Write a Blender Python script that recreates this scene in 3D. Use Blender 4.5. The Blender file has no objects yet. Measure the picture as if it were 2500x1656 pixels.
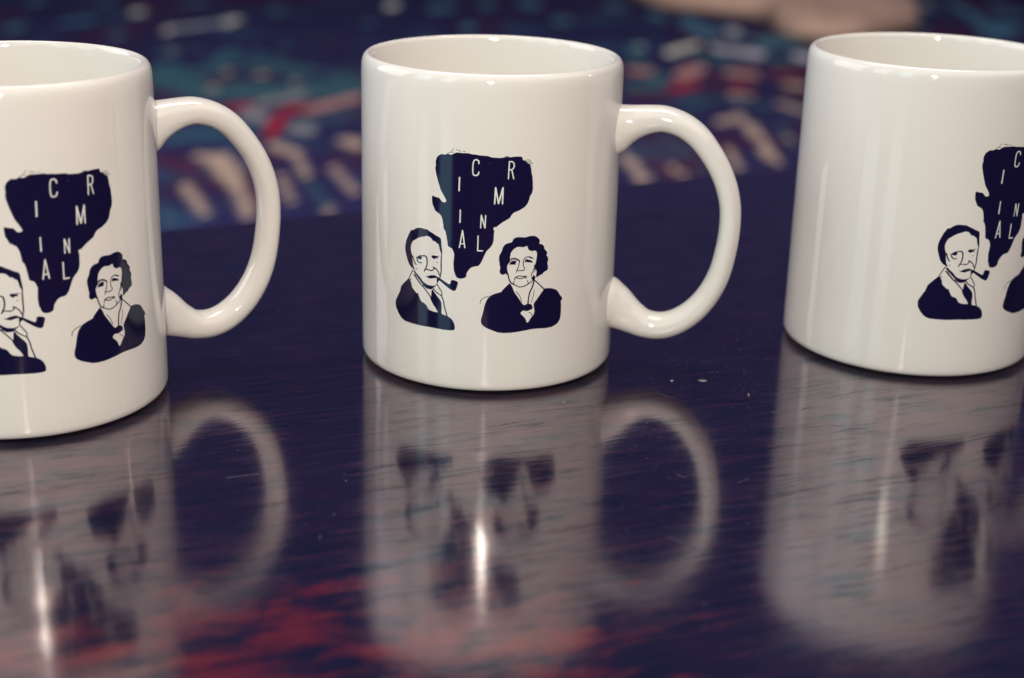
import bpy, bmesh, math, random
import numpy as np
from mathutils import Vector, Matrix
from mathutils.geometry import delaunay_2d_cdt

# ------------------------------------------------------------------ camera, world, lights
scene = bpy.context.scene
COL = scene.collection
MM = 0.001
cam_data = bpy.data.cameras.new("camera")
cam = bpy.data.objects.new("camera", cam_data)
COL.objects.link(cam)
fw = Vector((0.0, 0.94298478, -0.33283585))
rt = Vector((0.99961418, 0.00924478, 0.02619214))
up = Vector((-0.02777578, 0.33270744, 0.94262096))
rot = Matrix((rt, up, -fw)).transposed().to_4x4()
cam.matrix_world = Matrix.Translation((0, 0, 0.17274264)) @ rot
cam_data.sensor_width = 36.0
cam_data.lens = 3745.67 / 2500 * 36.0
cam_data.clip_start = 0.01
cam_data.clip_end = 60
cam_data.dof.use_dof = True
cam_data.dof.focus_distance = 0.452
cam_data.dof.aperture_fstop = 8.4
scene.camera = cam

world = bpy.data.worlds.new("World")
scene.world = world
world.use_nodes = True
wb = world.node_tree.nodes["Background"]
wb.inputs[0].default_value = (0.030, 0.028, 0.078, 1)
wb.inputs[1].default_value = 1.0

def area(name, loc, target, sx, sy, radiance, color, spread=180):
    d = bpy.data.lights.new(name, 'AREA')
    d.shape = 'RECTANGLE'; d.size = sx; d.size_y = sy
    d.energy = radiance * math.pi * sx * sy * 1.0
    d.color = color
    d.spread = math.radians(spread)
    o = bpy.data.objects.new(name, d); COL.objects.link(o)
    o.location = loc
    o.rotation_euler = (Vector(target) - Vector(loc)).to_track_quat('-Z', 'Y').to_euler()
    return o

T0 = (0.0, 0.45, 0.06)
def polar(az, el, dist):
    a, e = math.radians(az), math.radians(el)
    return (T0[0] + math.sin(a) * math.cos(e) * dist, T0[1] - math.cos(a) * math.cos(e) * dist, T0[2] + math.sin(e) * dist)
# small warm lamp just over the photographer's shoulder, two tall window panes to the left, a dim lamp to the right
area("spot_lamp", (-0.012, -0.072, 0.315), T0, 0.048, 0.032, 430, (1.0, 0.92, 0.78))
area("added_streak_strip", (-0.012, -0.072, 0.225), T0, 0.022, 0.11, 9, (1.0, 0.90, 0.78))  # strip light added below the lamp for the streak in the table reflection
area("window_pane_light", polar(-38, 22, 2.6), T0, 0.50, 1.25, 2.4, (0.42, 0.90, 1.0))
area("window_pane_light", polar(-62, 22, 2.6), T0, 0.66, 1.25, 2.4, (0.60, 0.93, 1.0))
area("far_lamp", polar(100, 24, 1.8), T0, 0.025, 0.025, 500, (1.0, 0.85, 0.66))
area("side_lamp", polar(58, 34, 1.9), T0, 0.018, 0.018, 30, (1.0, 0.88, 0.7))
# light bounced off the walls behind and beside the photographer, and an unseen light added to brighten the rug
area("wall_bounce", (0.1, -1.5, 2.0), (0, 0.5, 0.05), 3.8, 1.6, 0.62, (1.0, 0.93, 0.87))
area("side_wall_bounce", (1.9, 0.2, 2.1), (0, 0.5, 0.05), 2.2, 1.4, 1.1, (1.0, 0.88, 0.80))
area("side_wall_bounce", (-2.4, 0.9, 1.0), (0, 0.5, 0.05), 1.7, 1.5, 2.7, (0.97, 0.97, 1.0))
area("rug_fill_light", (-0.1, 1.4, 2.7), (0, 3.6, -0.4), 2.2, 1.4, 7.2, (1.0, 0.95, 0.88))

scene.view_settings.view_transform = 'Standard'
scene.view_settings.look = 'None'
scene.view_settings.exposure = 0.18
scene.view_settings.gamma = 1
scene.render.resolution_x = 1024
scene.render.resolution_y = 678

# ------------------------------------------------------------------ helpers
def thing(name, label, cat, loc=(0, 0, 0), rz=0.0, group=None):
    o = bpy.data.objects.new(name, None); COL.objects.link(o)
    o.empty_display_size = 0.02
    o.location = loc; o.rotation_euler = (0, 0, rz)
    o['label'] = label; o['category'] = cat
    if group: o['group'] = group
    return o

def mesh_obj(name, verts, faces, mat, parent=None, smooth=True):
    me = bpy.data.meshes.new(name)
    me.from_pydata([tuple(v) for v in verts], [], faces)
    me.update()
    if smooth:
        me.polygons.foreach_set('use_smooth', [True] * len(me.polygons))
    me.materials.append(mat)
    o = bpy.data.objects.new(name, me); COL.objects.link(o)
    if parent: o.parent = parent
    return o

def tag(o, label, cat, group=None):
    o['label'] = label; o['category'] = cat
    if group: o['group'] = group

def new_mat(name):
    m = bpy.data.materials.new(name); m.use_nodes = True
    nt = m.node_tree
    return m, nt, nt.nodes['Principled BSDF']

def node(nt, kind, **kw):
    n = nt.nodes.new(kind)
    for k, v in kw.items(): setattr(n, k, v)
    return n

def ramp(nt, stops, src):
    r = node(nt, 'ShaderNodeValToRGB')
    el = r.color_ramp.elements
    while len(el) < len(stops): el.new(0.5)
    for e, (p, c) in zip(el, stops):
        e.position = p; e.color = c if len(c) == 4 else (*c, 1)
    nt.links.new(src, r.inputs[0])
    return r

def noise(nt, vec, scale, detail=4, rough=0.55, dist=0.0):
    n = node(nt, 'ShaderNodeTexNoise')
    n.inputs['Scale'].default_value = scale; n.inputs['Detail'].default_value = detail
    n.inputs['Roughness'].default_value = rough; n.inputs['Distortion'].default_value = dist
    nt.links.new(vec, n.inputs['Vector'])
    return n

def mapping(nt, vec, scale=(1, 1, 1), loc=(0, 0, 0), rot=(0, 0, 0)):
    n = node(nt, 'ShaderNodeMapping')
    n.inputs['Scale'].default_value = scale; n.inputs['Location'].default_value = loc; n.inputs['Rotation'].default_value = rot
    nt.links.new(vec, n.inputs['Vector'])
    return n

def math_node(nt, op, a, b=None, clamp=False):
    n = node(nt, 'ShaderNodeMath', operation=op, use_clamp=clamp)
    for i, v in enumerate((a, b)):
        if v is None: continue
        if isinstance(v, (int, float)): n.inputs[i].default_value = v
        else: nt.links.new(v, n.inputs[i])
    return n.outputs[0]

def mixc(nt, fac, a, b):
    n = node(nt, 'ShaderNodeMix', data_type='RGBA')
    for i, v in ((0, fac), (6, a), (7, b)):
        if isinstance(v, (int, float)): n.inputs[i].default_value = v
        elif isinstance(v, tuple): n.inputs[i].default_value = (*v, 1)
        else: nt.links.new(v, n.inputs[i])
    return n.outputs[2]

# ------------------------------------------------------------------ materials
def ceramic_material():
    m, nt, b = new_mat("white_glazed_ceramic")
    tc = node(nt, 'ShaderNodeTexCoord')
    n = noise(nt, tc.outputs['Object'], 14, 3)
    r = ramp(nt, [(0.3, (0.785, 0.745, 0.692)), (0.7, (0.762, 0.724, 0.673))], n.outputs[0])
    nt.links.new(r.outputs[0], b.inputs['Base Color'])
    b.inputs['Roughness'].default_value = 0.03
    b.inputs['IOR'].default_value = 1.52
    n2 = noise(nt, tc.outputs['Object'], 55, 2)
    bp = node(nt, 'ShaderNodeBump'); bp.inputs['Strength'].default_value = 0.05; bp.inputs['Distance'].default_value = 0.0006
    nt.links.new(n2.outputs[0], bp.inputs['Height']); nt.links.new(bp.outputs[0], b.inputs['Normal'])
    return m

def foot_material():
    m, nt, b = new_mat("unglazed_foot_clay")
    b.inputs['Base Color'].default_value = (0.35, 0.32, 0.28, 1); b.inputs['Roughness'].default_value = 0.8
    return m

def ink_material():
    m, nt, b = new_mat("navy_black_print_ink")
    tc = node(nt, 'ShaderNodeTexCoord')
    n = noise(nt, tc.outputs['Object'], 900, 2)
    r = ramp(nt, [(0.0, (0.007, 0.0055, 0.033)), (0.74, (0.007, 0.0055, 0.033)), (0.80, (0.03, 0.045, 0.09))], n.outputs[0])
    nt.links.new(r.outputs[0], b.inputs['Base Color'])
    b.inputs['Roughness'].default_value = 0.09; b.inputs['IOR'].default_value = 1.55
    return m

def letter_material():
    m, nt, b = new_mat("pale_letter_enamel")
    b.inputs['Base Color'].default_value = (0.74, 0.74, 0.68, 1)
    b.inputs['Roughness'].default_value = 0.12
    return m

def wood_material():
    m, nt, b = new_mat("dark_lacquered_mahogany")
    tc = node(nt, 'ShaderNodeTexCoord')
    o = mapping(nt, tc.outputs['Object'], rot=(0, 0, math.radians(6))).outputs[0]
    # warp the grain a little, then stretch it along the board
    w = noise(nt, mapping(nt, o, (14, 30, 1)).outputs[0], 1.0, 3)
    warp = node(nt, 'ShaderNodeVectorMath', operation='MULTIPLY_ADD')
    nt.links.new(w.outputs[1], warp.inputs[0]); warp.inputs[1].default_value = (0.0, 0.012, 0.0)
    nt.links.new(o, warp.inputs[2])
    v = warp.outputs[0]
    fine = noise(nt, mapping(nt, v, (60, 900, 1)).outputs[0], 1.0, 5, 0.62)
    pores = noise(nt, mapping(nt, v, (42, 520, 1)).outputs[0], 1.0, 4, 0.6)
    mid = noise(nt, mapping(nt, v, (44, 104, 1), (9.3, 4.1, 0)).outputs[0], 1.0, 7, 0.70)
    big = noise(nt, mapping(nt, v, (5, 13, 1), (1.4, 5.2, 0)).outputs[0], 1.0, 3, 0.5)
    # colour: near-black plum with patches of dark red
    base = ramp(nt, [(0.40, (0.004, 0.0065, 0.023)), (0.58, (0.009, 0.0065, 0.024)), (0.74, (0.042, 0.009, 0.021))], pores.outputs[0])
    redn = math_node(nt, 'ADD', math_node(nt, 'MULTIPLY', mid.outputs[0], 0.68), math_node(nt, 'MULTIPLY', big.outputs[0], 0.32))
    redn = math_node(nt, 'ADD', redn, math_node(nt, 'MULTIPLY', math_node(nt, 'SUBTRACT', pores.outputs[0], 0.5), 0.22))
    sep = node(nt, 'ShaderNodeSeparateXYZ'); nt.links.new(tc.outputs['Object'], sep.inputs[0])
    # red patches grow stronger towards the near-left of the board
    red_y = node(nt, 'ShaderNodeMapRange'); red_y.interpolation_type = 'SMOOTHSTEP'
    nt.links.new(sep.outputs[1], red_y.inputs[0])
    for i, q in ((1, 0.37), (2, 0.285), (3, 0.0), (4, 1.0)): red_y.inputs[i].default_value = q
    red_x = node(nt, 'ShaderNodeMapRange'); red_x.interpolation_type = 'SMOOTHSTEP'
    nt.links.new(sep.outputs[0], red_x.inputs[0])
    for i, q in ((1, 0.22), (2, 0.13), (3, 0.0), (4, 1.0)): red_x.inputs[i].default_value = q
    red_zone = math_node(nt, 'MULTIPLY', red_y.outputs[0], red_x.outputs[0])
    thr = math_node(nt, 'ADD', redn, math_node(nt, 'MULTIPLY', red_zone, 0.17))
    mask = ramp(nt, [(0.65, (0, 0, 0)), (0.75, (1, 1, 1))], thr)
    c = mixc(nt, mask.outputs[0], base.outputs[0], (0.085, 0.009, 0.017))
    nt.links.new(c, b.inputs['Base Color'])
    # lacquer: glossy, dulled along the grain
    g = math_node(nt, 'ADD', math_node(nt, 'MULTIPLY', pores.outputs[0], 0.45), math_node(nt, 'MULTIPLY', mid.outputs[0], 0.55))
    rr = ramp(nt, [(0.38, (0.09,) * 3), (0.50, (0.14,) * 3), (0.62, (0.22,) * 3)], g)
    nt.links.new(rr.outputs[0], b.inputs['Roughness'])
    b.inputs['IOR'].default_value = 1.7
    cw = ramp(nt, [(0.38, (0.30,) * 3), (0.48, (0.90,) * 3), (0.56, (1.0,) * 3)], g)
    nt.links.new(cw.outputs[0], b.inputs['Coat Weight'])
    cr = ramp(nt, [(0.40, (0.045,) * 3), (0.66, (0.10,) * 3)], g)
    nt.links.new(cr.outputs[0], b.inputs['Coat Roughness'])
    b.inputs['Coat IOR'].default_value = 1.55
    b.inputs['Coat Tint'].default_value = (1.0, 0.85, 0.88, 1)
    spec = ramp(nt, [(0.38, (0.30,) * 3), (0.52, (0.95,) * 3)], g)
    nt.links.new(spec.outputs[0], b.inputs['Specular IOR Level'])
    blot = noise(nt, mapping(nt, v, (46, 120, 1), (7.7, 0.3, 0)).outputs[0], 1.0, 5, 0.65)
    st = ramp(nt, [(0.37, (0.12, 0.46, 0.58)), (0.46, (0.84, 0.74, 0.82)), (0.56, (1.0, 0.76, 0.80)), (0.64, (1.0, 0.62, 0.64))], blot.outputs[0])
    nt.links.new(st.outputs[0], b.inputs['Specular Tint'])
    h = math_node(nt, 'ADD', math_node(nt, 'MULTIPLY', fine.outputs[0], 0.5), math_node(nt, 'MULTIPLY', pores.outputs[0], 0.5))
    bp = node(nt, 'ShaderNodeBump'); bp.inputs['Strength'].default_value = 0.09; bp.inputs['Distance'].default_value = 0.0004
    nt.links.new(h, bp.inputs['Height']); nt.links.new(bp.outputs[0], b.inputs['Normal'])
    nt.links.new(bp.outputs[0], b.inputs['Coat Normal'])
    return m

def rug_material():
    m, nt, b = new_mat("woven_rug_wool")
    at = node(nt, 'ShaderNodeAttribute'); at.attribute_name = 'dye'
    tc = node(nt, 'ShaderNodeTexCoord')
    n = noise(nt, tc.outputs['Object'], 60, 3)
    r = ramp(nt, [(0.3, (0.75,) * 3), (0.7, (1.2,) * 3)], n.outputs[0])
    mm = node(nt, 'ShaderNodeMix', data_type='RGBA', blend_type='MULTIPLY'); mm.inputs[0].default_value = 1
    nt.links.new(at.outputs['Color'], mm.inputs[6]); nt.links.new(r.outputs[0], mm.inputs[7])
    nt.links.new(mm.outputs[2], b.inputs['Base Color'])
    b.inputs['Roughness'].default_value = 0.95
    b.inputs['Specular IOR Level'].default_value = 0.1
    bp = node(nt, 'ShaderNodeBump'); bp.inputs['Strength'].default_value = 0.5; bp.inputs['Distance'].default_value = 0.004
    nt.links.new(n.outputs[0], bp.inputs['Height']); nt.links.new(bp.outputs[0], b.inputs['Normal'])
    return m

def plain(name, col, rough, scale=30, var=0.15):
    m, nt, b = new_mat(name)
    tc = node(nt, 'ShaderNodeTexCoord')
    n = noise(nt, tc.outputs['Object'], scale, 4)
    r = ramp(nt, [(0.3, tuple(c * (1 - var) for c in col)), (0.7, tuple(c * (1 + var) for c in col))], n.outputs[0])
    nt.links.new(r.outputs[0], b.inputs['Base Color'])
    b.inputs['Roughness'].default_value = rough
    return m

CERAMIC = ceramic_material(); FOOT = foot_material(); INK = ink_material(); LETTER = letter_material()
WOOD = wood_material(); RUG = rug_material()

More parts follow.
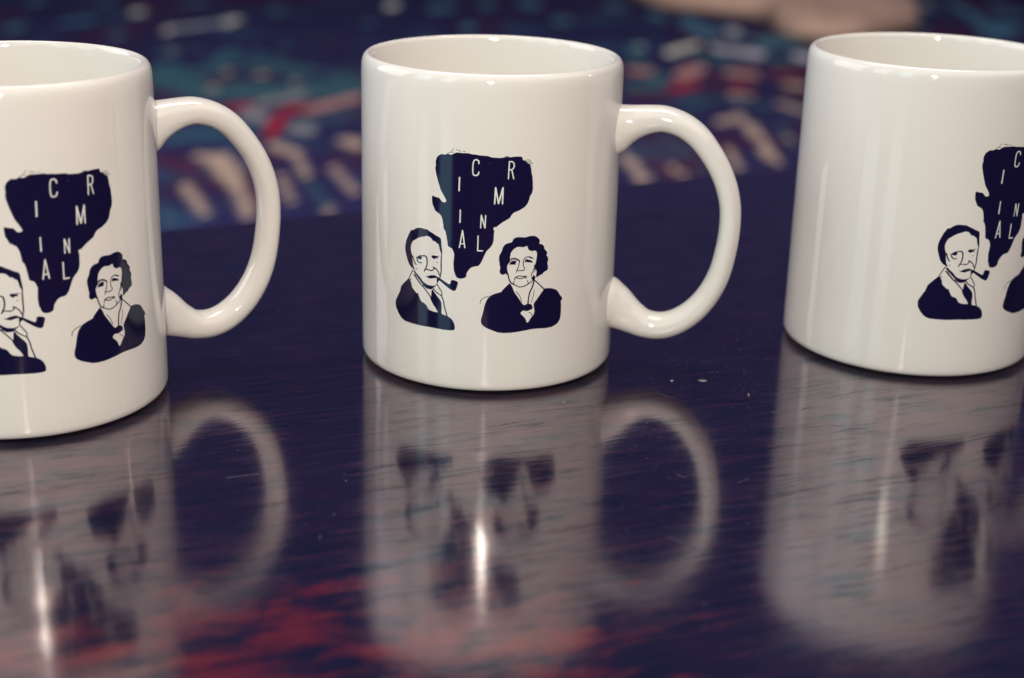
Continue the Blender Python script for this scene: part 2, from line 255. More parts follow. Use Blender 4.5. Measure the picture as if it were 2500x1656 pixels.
ART = {
 'map': '-9.33,72.84 -8.89,73.85 -7.73,74.71 -6.57,74.63 -6.01,74.83 -5.64,75.13 -5.15,74.85 -4.31,74.84 -3.62,75.31 -2.79,75.59 -1.13,75.55 0.64,75.61 1.86,75.27 2.67,75.39 3.21,75.15 4.81,75.13 6.42,74.83 8.03,74.6 10.17,74.52 11.37,74.71 12.04,74.85 12.85,74.71 13.93,74.89 16.39,74.87 16.64,74.1 16.76,73.68 17.26,73.75 17.68,73.38 18.12,72.87 18.83,72.65 18.94,71.83 19.16,71.13 19.36,70.85 19.48,69.74 19.8,68.63 19.96,66.41 20.01,64.75 19.68,63.52 19.13,62.85 18.97,61.75 18.36,60.39 17.4,59.45 16.03,58.67 14.39,58.02 13.72,57.33 13.2,56.36 11.98,55.68 10.91,54.98 9.84,54.14 9.18,53.57 8.77,53.71 8.45,53.42 8.46,52.72 8.74,52.59 8.6,51.32 8.59,49.63 8.34,48.5 7.68,47.35 6.61,46.34 5.96,45.04 5.44,43.6 4.92,42.44 4.25,41.56 3.57,41.33 2.6,41.19 1.78,40.71 1.11,39.81 0.62,38.92 0.64,38.06 0.17,37.53 -0.67,37.24 -1.37,37.12 -1.94,37.36 -2.36,37.38 -2.57,37.87 -2.86,38.13 -2.87,38.76 -3.24,39.3 -3.35,40.72 -3.42,41.86 -3.3,43.3 -3.18,44.59 -3.53,45.55 -3.91,46.37 -4.92,46.75 -5.27,47.08 -5.44,48.48 -5.78,50.42 -6.14,51.65 -6.65,52.16 -6.75,53.42 -7.06,55.07 -7.66,56.4 -8.71,56.98 -9.52,57.44 -9.83,58.38 -10.33,59.16 -10.56,61.08 -10.47,61.79 -10.11,61.92 -9.35,61.57 -8.16,61.51 -7.57,60.75 -7.12,60.24 -5.96,60.36 -5.91,60.92 -6.71,62.37 -7.6,63.66 -8.36,65.79 -9.04,67.93 -9.44,69.54 -9.51,70.63 -9.25,71.34 -9.46,71.87;-4.55,75.68 -4.59,75.65 -4.65,75.66 -4.67,75.7 -4.66,75.75 -3.97,76.63 -3.92,76.66 -3.87,76.64 -3.84,76.6 -3.86,76.55;-3.93,76.52 -3.97,76.55 -3.98,76.6 -3.94,76.65 -3.89,76.65 -3.72,76.61 -3.68,76.58 -3.68,76.53 -3.71,76.49 -3.77,76.48;-3.1,76.37 -3.14,76.4 -3.14,76.46 -3.11,76.5 -3.05,76.5 -2.44,76.33 -2.4,76.3 -2.4,76.25 -2.43,76.21 -2.49,76.2;-2.4,76.14 -2.45,76.17 -2.46,76.23 -2.42,76.29 -2.36,76.3 -1.53,76.14 -1.48,76.11 -1.47,76.05 -1.51,76 -1.57,75.98;-0.93,76.02 -0.99,76.05 -1,76.11 -0.97,76.17 -0.91,76.19 -0.42,76.14 -0.36,76.11 -0.35,76.05 -0.38,75.99 -0.44,75.98;-5.55,75.13 -5.61,75.13 -5.65,75.16 -5.65,75.21 -5.61,75.25 -4.99,75.58 -4.94,75.59 -4.9,75.55 -4.9,75.5 -4.93,75.46;-4.97,75.45 -5.02,75.47 -5.03,75.52 -5.01,75.57 -4.96,75.59 -3.9,75.62 -3.85,75.61 -3.83,75.56 -3.85,75.51 -3.9,75.49;1.98,75.15 1.92,75.19 1.9,75.26 1.94,75.32 2.01,75.34 4.29,75.12 4.36,75.09 4.37,75.02 4.34,74.95 4.27,74.93;4.28,74.93 4.21,74.96 4.19,75.03 4.22,75.1 4.29,75.12 6.7,74.99 6.76,74.95 6.78,74.89 6.75,74.82 6.68,74.8;11.24,74.82 11.18,74.85 11.15,74.9 11.18,74.96 11.23,74.98 12.44,74.98 12.5,74.96 12.53,74.9 12.5,74.84 12.45,74.82;17.43,73.68 17.38,73.69 17.35,73.74 17.37,73.79 17.41,73.81 18.35,73.92 18.41,73.9 18.44,73.85 18.42,73.8 18.38,73.78;18.34,73.78 18.3,73.82 18.3,73.88 18.34,73.91 18.39,73.91 19.3,73.52 19.34,73.48 19.35,73.43 19.31,73.39 19.25,73.39;17.68,73.2 17.61,73.24 17.59,73.32 17.63,73.38 17.7,73.39 18.68,73.22 18.75,73.18 18.77,73.11 18.73,73.05 18.66,73.03;18.63,73.04 18.58,73.1 18.58,73.17 18.63,73.22 18.71,73.21 19.71,72.73 19.77,72.67 19.76,72.6 19.71,72.55 19.63,72.56;18.83,72.5 18.84,72.56 18.89,72.59 18.96,72.58 19,72.53 19.38,71.09 19.37,71.02 19.32,70.99 19.26,71 19.22,71.06',
 'man': '-16.98,38.16 -17.81,38.51 -18.53,39.3 -19.11,40.35 -19.55,41.65 -19.99,42.95 -20.15,44.3 -19.92,45.73 -19.57,46.83 -18.86,48.46 -17.74,50.26 -17.05,50.15 -16.5,50.7 -15.17,51.33 -13.86,51.4 -12.84,51.24 -12.21,51.34 -11.33,50.83 -10.09,50.32 -8.87,49.69 -7.68,49.27 -7.39,48.63 -7.3,47.28 -7.12,45.93 -6.96,44.81 -7.09,43.66 -7.33,43.86 -7.44,44.76 -7.75,45.17 -7.93,46.06 -8.17,46.94 -8.25,47.2 -8.85,47.42 -9.46,48.02 -10.07,47.94 -10.56,48.55 -10.94,48.96 -11.56,49.16 -12.19,49.3 -12.82,48.98 -14.1,48.64 -15.41,48.04 -16.48,47.28 -17.16,46.82 -17.63,45.93 -17.91,44.96 -17.93,44.04 -17.7,43.16 -17.42,42.52 -17.49,41.35 -17.21,40.02 -16.98,38.9 -16.7,38.26;-16.97,37.51 -16.29,37.64 -15.74,36.93 -14.8,36.29 -14,35.5 -13.47,34.77 -12.69,34.33 -11.67,33.91 -10.42,33.81 -9.44,33.95 -8.76,34.47 -8.67,34.94 -8.73,36.55 -7.77,36.45 -7.76,35.88 -8.24,35.47 -8.59,34.61 -9.07,33.84 -9.92,33.25 -10.28,32.73 -11.28,32.65 -12.17,32.67 -12.94,33.24 -13.73,34.03 -14.52,34.82 -15.46,35.93 -16.55,36.89;-16.04,41.57 -15.64,42.15 -14.45,42.86 -13.28,42.89 -13.28,42.66 -14.05,42.42 -13.66,42.02 -14.18,41.59 -14.83,41.48 -15.23,41.76 -15.69,41.68;-10.56,43.24 -9.9,43.52 -9.05,43.4 -8.09,43.6 -7.85,43.38 -8.56,43.24 -8.36,42.58 -9.04,42.77 -9.52,42.31 -10.14,42.57 -10.46,42.86;-12.66,36.53 -11.95,36.58 -10.95,37.04 -9.35,37.34 -8.74,37.01 -8.25,36.62 -9.7,36.37 -10.56,36.06 -11.44,36.11 -12.07,36.33;-9.35,37.34 -8.49,36.93 -7.53,36.6 -6.1,35.79 -4.64,34.99 -4.23,35.38 -4.13,36.2 -3.83,36.58 -2.87,36.44 -2.18,36.21 -1.88,35.78 -2.27,34.31 -2.6,33.35 -3.05,33.08 -3.97,33.33 -5.14,34.01 -6.56,34.99 -7.76,35.88 -8.61,36.34;-18.51,35 -18.07,34.04 -17.65,33.65 -17.36,32.08 -16.66,31.51 -15.83,30.73 -15.15,30.39 -14.75,29.76 -14.21,28.69 -13.68,28.08 -12.9,27.99 -12.12,27.42 -11.6,26.45 -10.97,25.97 -9.6,25.72 -8.37,25.62 -8.25,25.8 -8.87,26.88 -9.87,28.02 -10.5,29.09 -10.88,29.96 -10.51,30.49 -10.36,32.61 -9.91,32.67 -9.41,31.82 -8.67,31 -7.7,29.97 -7.16,29.23 -7,27.96 -7.04,25.38 -6.21,25.14 -5.14,24.88 -4.08,24.35 -3.26,23.5 -2.78,22.38 -2.66,21.45 -2.83,20.66 -4.26,20.4 -6.15,20.38 -8.56,20.46 -11.04,20.53 -14.15,20.45 -17.15,20.51 -20.2,20.72 -21.74,21.43 -23.01,22.8 -24,24.47 -24.16,26.33 -23.18,28.22 -22.23,29.86 -21.77,31.62 -20.4,33.09 -19.22,34.27;-17.69,42.23 -17.64,42.35 -17.51,42.43 -17.37,42.42 -17.31,42.32 -17.19,40.72 -17.23,40.6 -17.37,40.52 -17.51,40.53 -17.57,40.63;-17.57,40.62 -17.53,40.75 -17.4,40.83 -17.26,40.83 -17.19,40.73 -16.96,39.16 -17,39.03 -17.12,38.95 -17.27,38.95 -17.34,39.05;-17.33,39.01 -17.33,39.13 -17.22,39.24 -17.07,39.26 -16.97,39.2 -16.38,38.1 -16.39,37.98 -16.49,37.87 -16.64,37.84 -16.74,37.91;-17.32,42.04 -17.3,42.16 -17.18,42.26 -17.04,42.26 -16.95,42.18 -16.53,40.87 -16.55,40.75 -16.67,40.65 -16.81,40.65 -16.9,40.73;-16.89,40.7 -16.89,40.83 -16.79,40.93 -16.65,40.96 -16.54,40.9 -15.94,39.85 -15.93,39.73 -16.03,39.62 -16.18,39.59 -16.28,39.66;-7.46,43.62 -7.4,43.76 -7.25,43.83 -7.11,43.79 -7.06,43.66 -7.1,41.13 -7.16,40.99 -7.3,40.92 -7.44,40.96 -7.5,41.09;-7.5,41.09 -7.44,41.23 -7.3,41.31 -7.16,41.27 -7.1,41.14 -7.07,38.85 -7.13,38.7 -7.27,38.63 -7.41,38.66 -7.47,38.8;-7.47,38.83 -7.39,38.97 -7.24,39.02 -7.11,38.95 -7.07,38.81 -7.48,36.64 -7.56,36.5 -7.71,36.45 -7.84,36.52 -7.88,36.66;-13.34,42.72 -13.47,42.79 -13.49,42.94 -13.38,43.07 -13.22,43.11 -12.45,43.03 -12.32,42.95 -12.3,42.81 -12.41,42.67 -12.57,42.63;-12.68,42.68 -12.73,42.81 -12.65,42.96 -12.49,43.03 -12.34,42.98 -11.99,42.65 -11.94,42.51 -12.01,42.37 -12.17,42.3 -12.32,42.35;-12.37,42.44 -12.33,42.59 -12.18,42.68 -12.02,42.67 -11.94,42.56 -11.75,41.44 -11.79,41.28 -11.93,41.19 -12.09,41.2 -12.18,41.32;-12.18,41.35 -12.11,41.5 -11.95,41.57 -11.81,41.53 -11.75,41.4 -11.82,40.24 -11.89,40.09 -12.04,40.02 -12.19,40.06 -12.25,40.19;-12.24,40.24 -12.14,40.37 -11.97,40.41 -11.84,40.34 -11.82,40.19 -12.14,39.11 -12.25,38.97 -12.41,38.93 -12.54,39 -12.56,39.15;-12.54,39.2 -12.41,39.31 -12.24,39.31 -12.14,39.21 -12.16,39.06 -12.54,38.42 -12.67,38.31 -12.84,38.3 -12.94,38.41 -12.92,38.56;-12.93,38.53 -12.82,38.66 -12.65,38.69 -12.53,38.6 -12.52,38.45 -12.7,38.01 -12.81,37.88 -12.98,37.85 -13.1,37.93 -13.11,38.08;-15.71,41.47 -15.68,41.59 -15.56,41.68 -15.42,41.67 -15.34,41.58 -15.23,40.98 -15.26,40.85 -15.39,40.77 -15.53,40.77 -15.6,40.86;-15.55,40.78 -15.6,40.89 -15.55,41.01 -15.41,41.08 -15.28,41.05 -14.69,40.63 -14.64,40.52 -14.7,40.4 -14.83,40.33 -14.96,40.36;-14.86,40.33 -14.98,40.38 -15.01,40.49 -14.93,40.61 -14.79,40.66 -13.87,40.65 -13.76,40.6 -13.73,40.49 -13.8,40.37 -13.94,40.32;-12.72,38.34 -12.85,38.32 -12.95,38.4 -12.94,38.52 -12.84,38.62 -12.28,38.9 -12.15,38.91 -12.06,38.84 -12.06,38.71 -12.16,38.61;-12.27,38.59 -12.38,38.65 -12.39,38.78 -12.31,38.88 -12.17,38.92 -11.67,38.86 -11.56,38.8 -11.55,38.68 -11.63,38.57 -11.76,38.54;-11.75,38.53 -11.86,38.59 -11.89,38.7 -11.81,38.82 -11.68,38.86 -11.18,38.85 -11.07,38.79 -11.04,38.68 -11.11,38.56 -11.25,38.52;-11.28,38.52 -11.37,38.59 -11.38,38.72 -11.28,38.82 -11.15,38.84 -10.53,38.71 -10.43,38.63 -10.43,38.51 -10.52,38.41 -10.65,38.39;-10.52,38.41 -10.66,38.39 -10.75,38.46 -10.75,38.59 -10.65,38.69 -10.04,39.01 -9.91,39.02 -9.82,38.95 -9.82,38.83 -9.91,38.73;-9.85,38.78 -9.96,38.71 -10.09,38.73 -10.15,38.83 -10.11,38.95 -9.74,39.4 -9.62,39.47 -9.5,39.45 -9.44,39.35 -9.48,39.22;-9.46,39.39 -9.46,39.27 -9.55,39.17 -9.68,39.15 -9.77,39.23 -10.02,39.77 -10.02,39.89 -9.93,39.99 -9.8,40.01 -9.71,39.93;-9.96,39.71 -10.03,39.8 -10,39.92 -9.89,40 -9.77,40 -8.91,39.54 -8.84,39.45 -8.87,39.32 -8.98,39.24 -9.1,39.25;-9.13,39.27 -9.17,39.39 -9.12,39.5 -8.99,39.56 -8.88,39.52 -8.15,38.81 -8.11,38.7 -8.16,38.58 -8.28,38.53 -8.4,38.57;-8.43,38.62 -8.43,38.74 -8.33,38.83 -8.2,38.85 -8.12,38.77 -7.67,37.67 -7.68,37.55 -7.77,37.45 -7.9,37.44 -7.99,37.52;-17.18,37.82 -17.08,37.91 -16.95,37.92 -16.86,37.85 -16.88,37.74 -17.65,36.38 -17.75,36.29 -17.89,36.28 -17.97,36.35 -17.96,36.46;-17.96,36.45 -17.87,36.55 -17.73,36.57 -17.64,36.5 -17.64,36.39 -18.34,34.97 -18.44,34.88 -18.58,34.86 -18.67,34.92 -18.67,35.03;-16.85,36.28 -16.88,36.4 -16.8,36.52 -16.65,36.57 -16.53,36.52 -14.36,34.13 -14.33,34.01 -14.41,33.89 -14.55,33.85 -14.67,33.89;-14.65,33.88 -14.7,33.99 -14.64,34.11 -14.5,34.17 -14.38,34.14 -12.54,32.6 -12.5,32.49 -12.56,32.36 -12.69,32.3 -12.81,32.34;-12.82,32.35 -12.85,32.46 -12.78,32.58 -12.65,32.63 -12.53,32.59 -11.25,31.16 -11.22,31.05 -11.29,30.93 -11.42,30.88 -11.54,30.93;-11.54,30.93 -11.57,31.05 -11.49,31.16 -11.36,31.21 -11.25,31.16 -10.37,30.14 -10.34,30.02 -10.41,29.9 -10.53,29.86 -10.65,29.91;-16.39,36.29 -16.4,36.37 -16.34,36.44 -16.25,36.47 -16.17,36.44 -14.95,34.92 -14.93,34.84 -14.99,34.76 -15.08,34.73 -15.16,34.77;-15.15,34.77 -15.17,34.84 -15.12,34.92 -15.03,34.96 -14.95,34.92 -13.88,33.72 -13.86,33.64 -13.92,33.56 -14.01,33.53 -14.09,33.56;-14.05,33.54 -14.1,33.59 -14.09,33.68 -14.01,33.74 -13.92,33.74 -12.24,33.1 -12.18,33.04 -12.2,32.96 -12.27,32.9 -12.36,32.89;-10.17,33.11 -10.21,33.23 -10.15,33.35 -10.03,33.4 -9.91,33.36 -8.8,32.24 -8.76,32.13 -8.82,32.01 -8.94,31.96 -9.06,32;-9.03,31.98 -9.1,32.08 -9.06,32.2 -8.95,32.28 -8.83,32.27 -6.89,31.14 -6.83,31.04 -6.86,30.91 -6.96,30.84 -7.09,30.85;-8.72,34.51 -8.74,34.62 -8.67,34.72 -8.56,34.75 -8.46,34.7 -7.36,33.11 -7.35,33 -7.41,32.91 -7.52,32.87 -7.62,32.93;-7.62,32.93 -7.63,33.03 -7.57,33.13 -7.46,33.16 -7.36,33.11 -6.78,32.26 -6.77,32.15 -6.83,32.05 -6.94,32.02 -7.03,32.08;-7.06,32.16 -7.01,32.26 -6.9,32.31 -6.8,32.27 -6.76,32.17 -6.84,31 -6.89,30.9 -7,30.85 -7.1,30.89 -7.14,30.99;-7.16,30.91 -7.16,31.05 -7.05,31.16 -6.91,31.17 -6.82,31.08 -6.21,29.53 -6.21,29.39 -6.31,29.28 -6.45,29.27 -6.55,29.36;-6.56,29.39 -6.53,29.53 -6.41,29.62 -6.27,29.6 -6.2,29.5 -5.82,27.45 -5.85,27.31 -5.97,27.22 -6.1,27.23 -6.18,27.34;-6.17,27.32 -6.16,27.46 -6.05,27.56 -5.91,27.56 -5.82,27.46 -5.04,24.94 -5.05,24.8 -5.16,24.7 -5.3,24.7 -5.39,24.8;-16.05,39.76 -16.07,39.84 -16.01,39.91 -15.92,39.94 -15.84,39.91 -15.68,39.7 -15.66,39.63 -15.72,39.55 -15.81,39.52 -15.89,39.56;-15.94,38.34 -15.95,38.42 -15.89,38.5 -15.8,38.53 -15.72,38.49 -15.56,38.29 -15.54,38.21 -15.6,38.14 -15.7,38.11 -15.77,38.14;-8.83,41.37 -8.89,41.41 -8.89,41.5 -8.83,41.56 -8.75,41.58 -8.5,41.52 -8.44,41.47 -8.44,41.39 -8.5,41.32 -8.58,41.31;-18.1,33.98 -18.17,33.91 -18.27,33.9 -18.34,33.95 -18.33,34.03 -17.91,34.82 -17.84,34.89 -17.74,34.9 -17.67,34.85 -17.68,34.77;-15.28,30.59 -15.26,30.67 -15.17,30.73 -15.08,30.73 -15.03,30.66 -14.89,29.75 -14.92,29.67 -15,29.61 -15.09,29.61 -15.14,29.68',
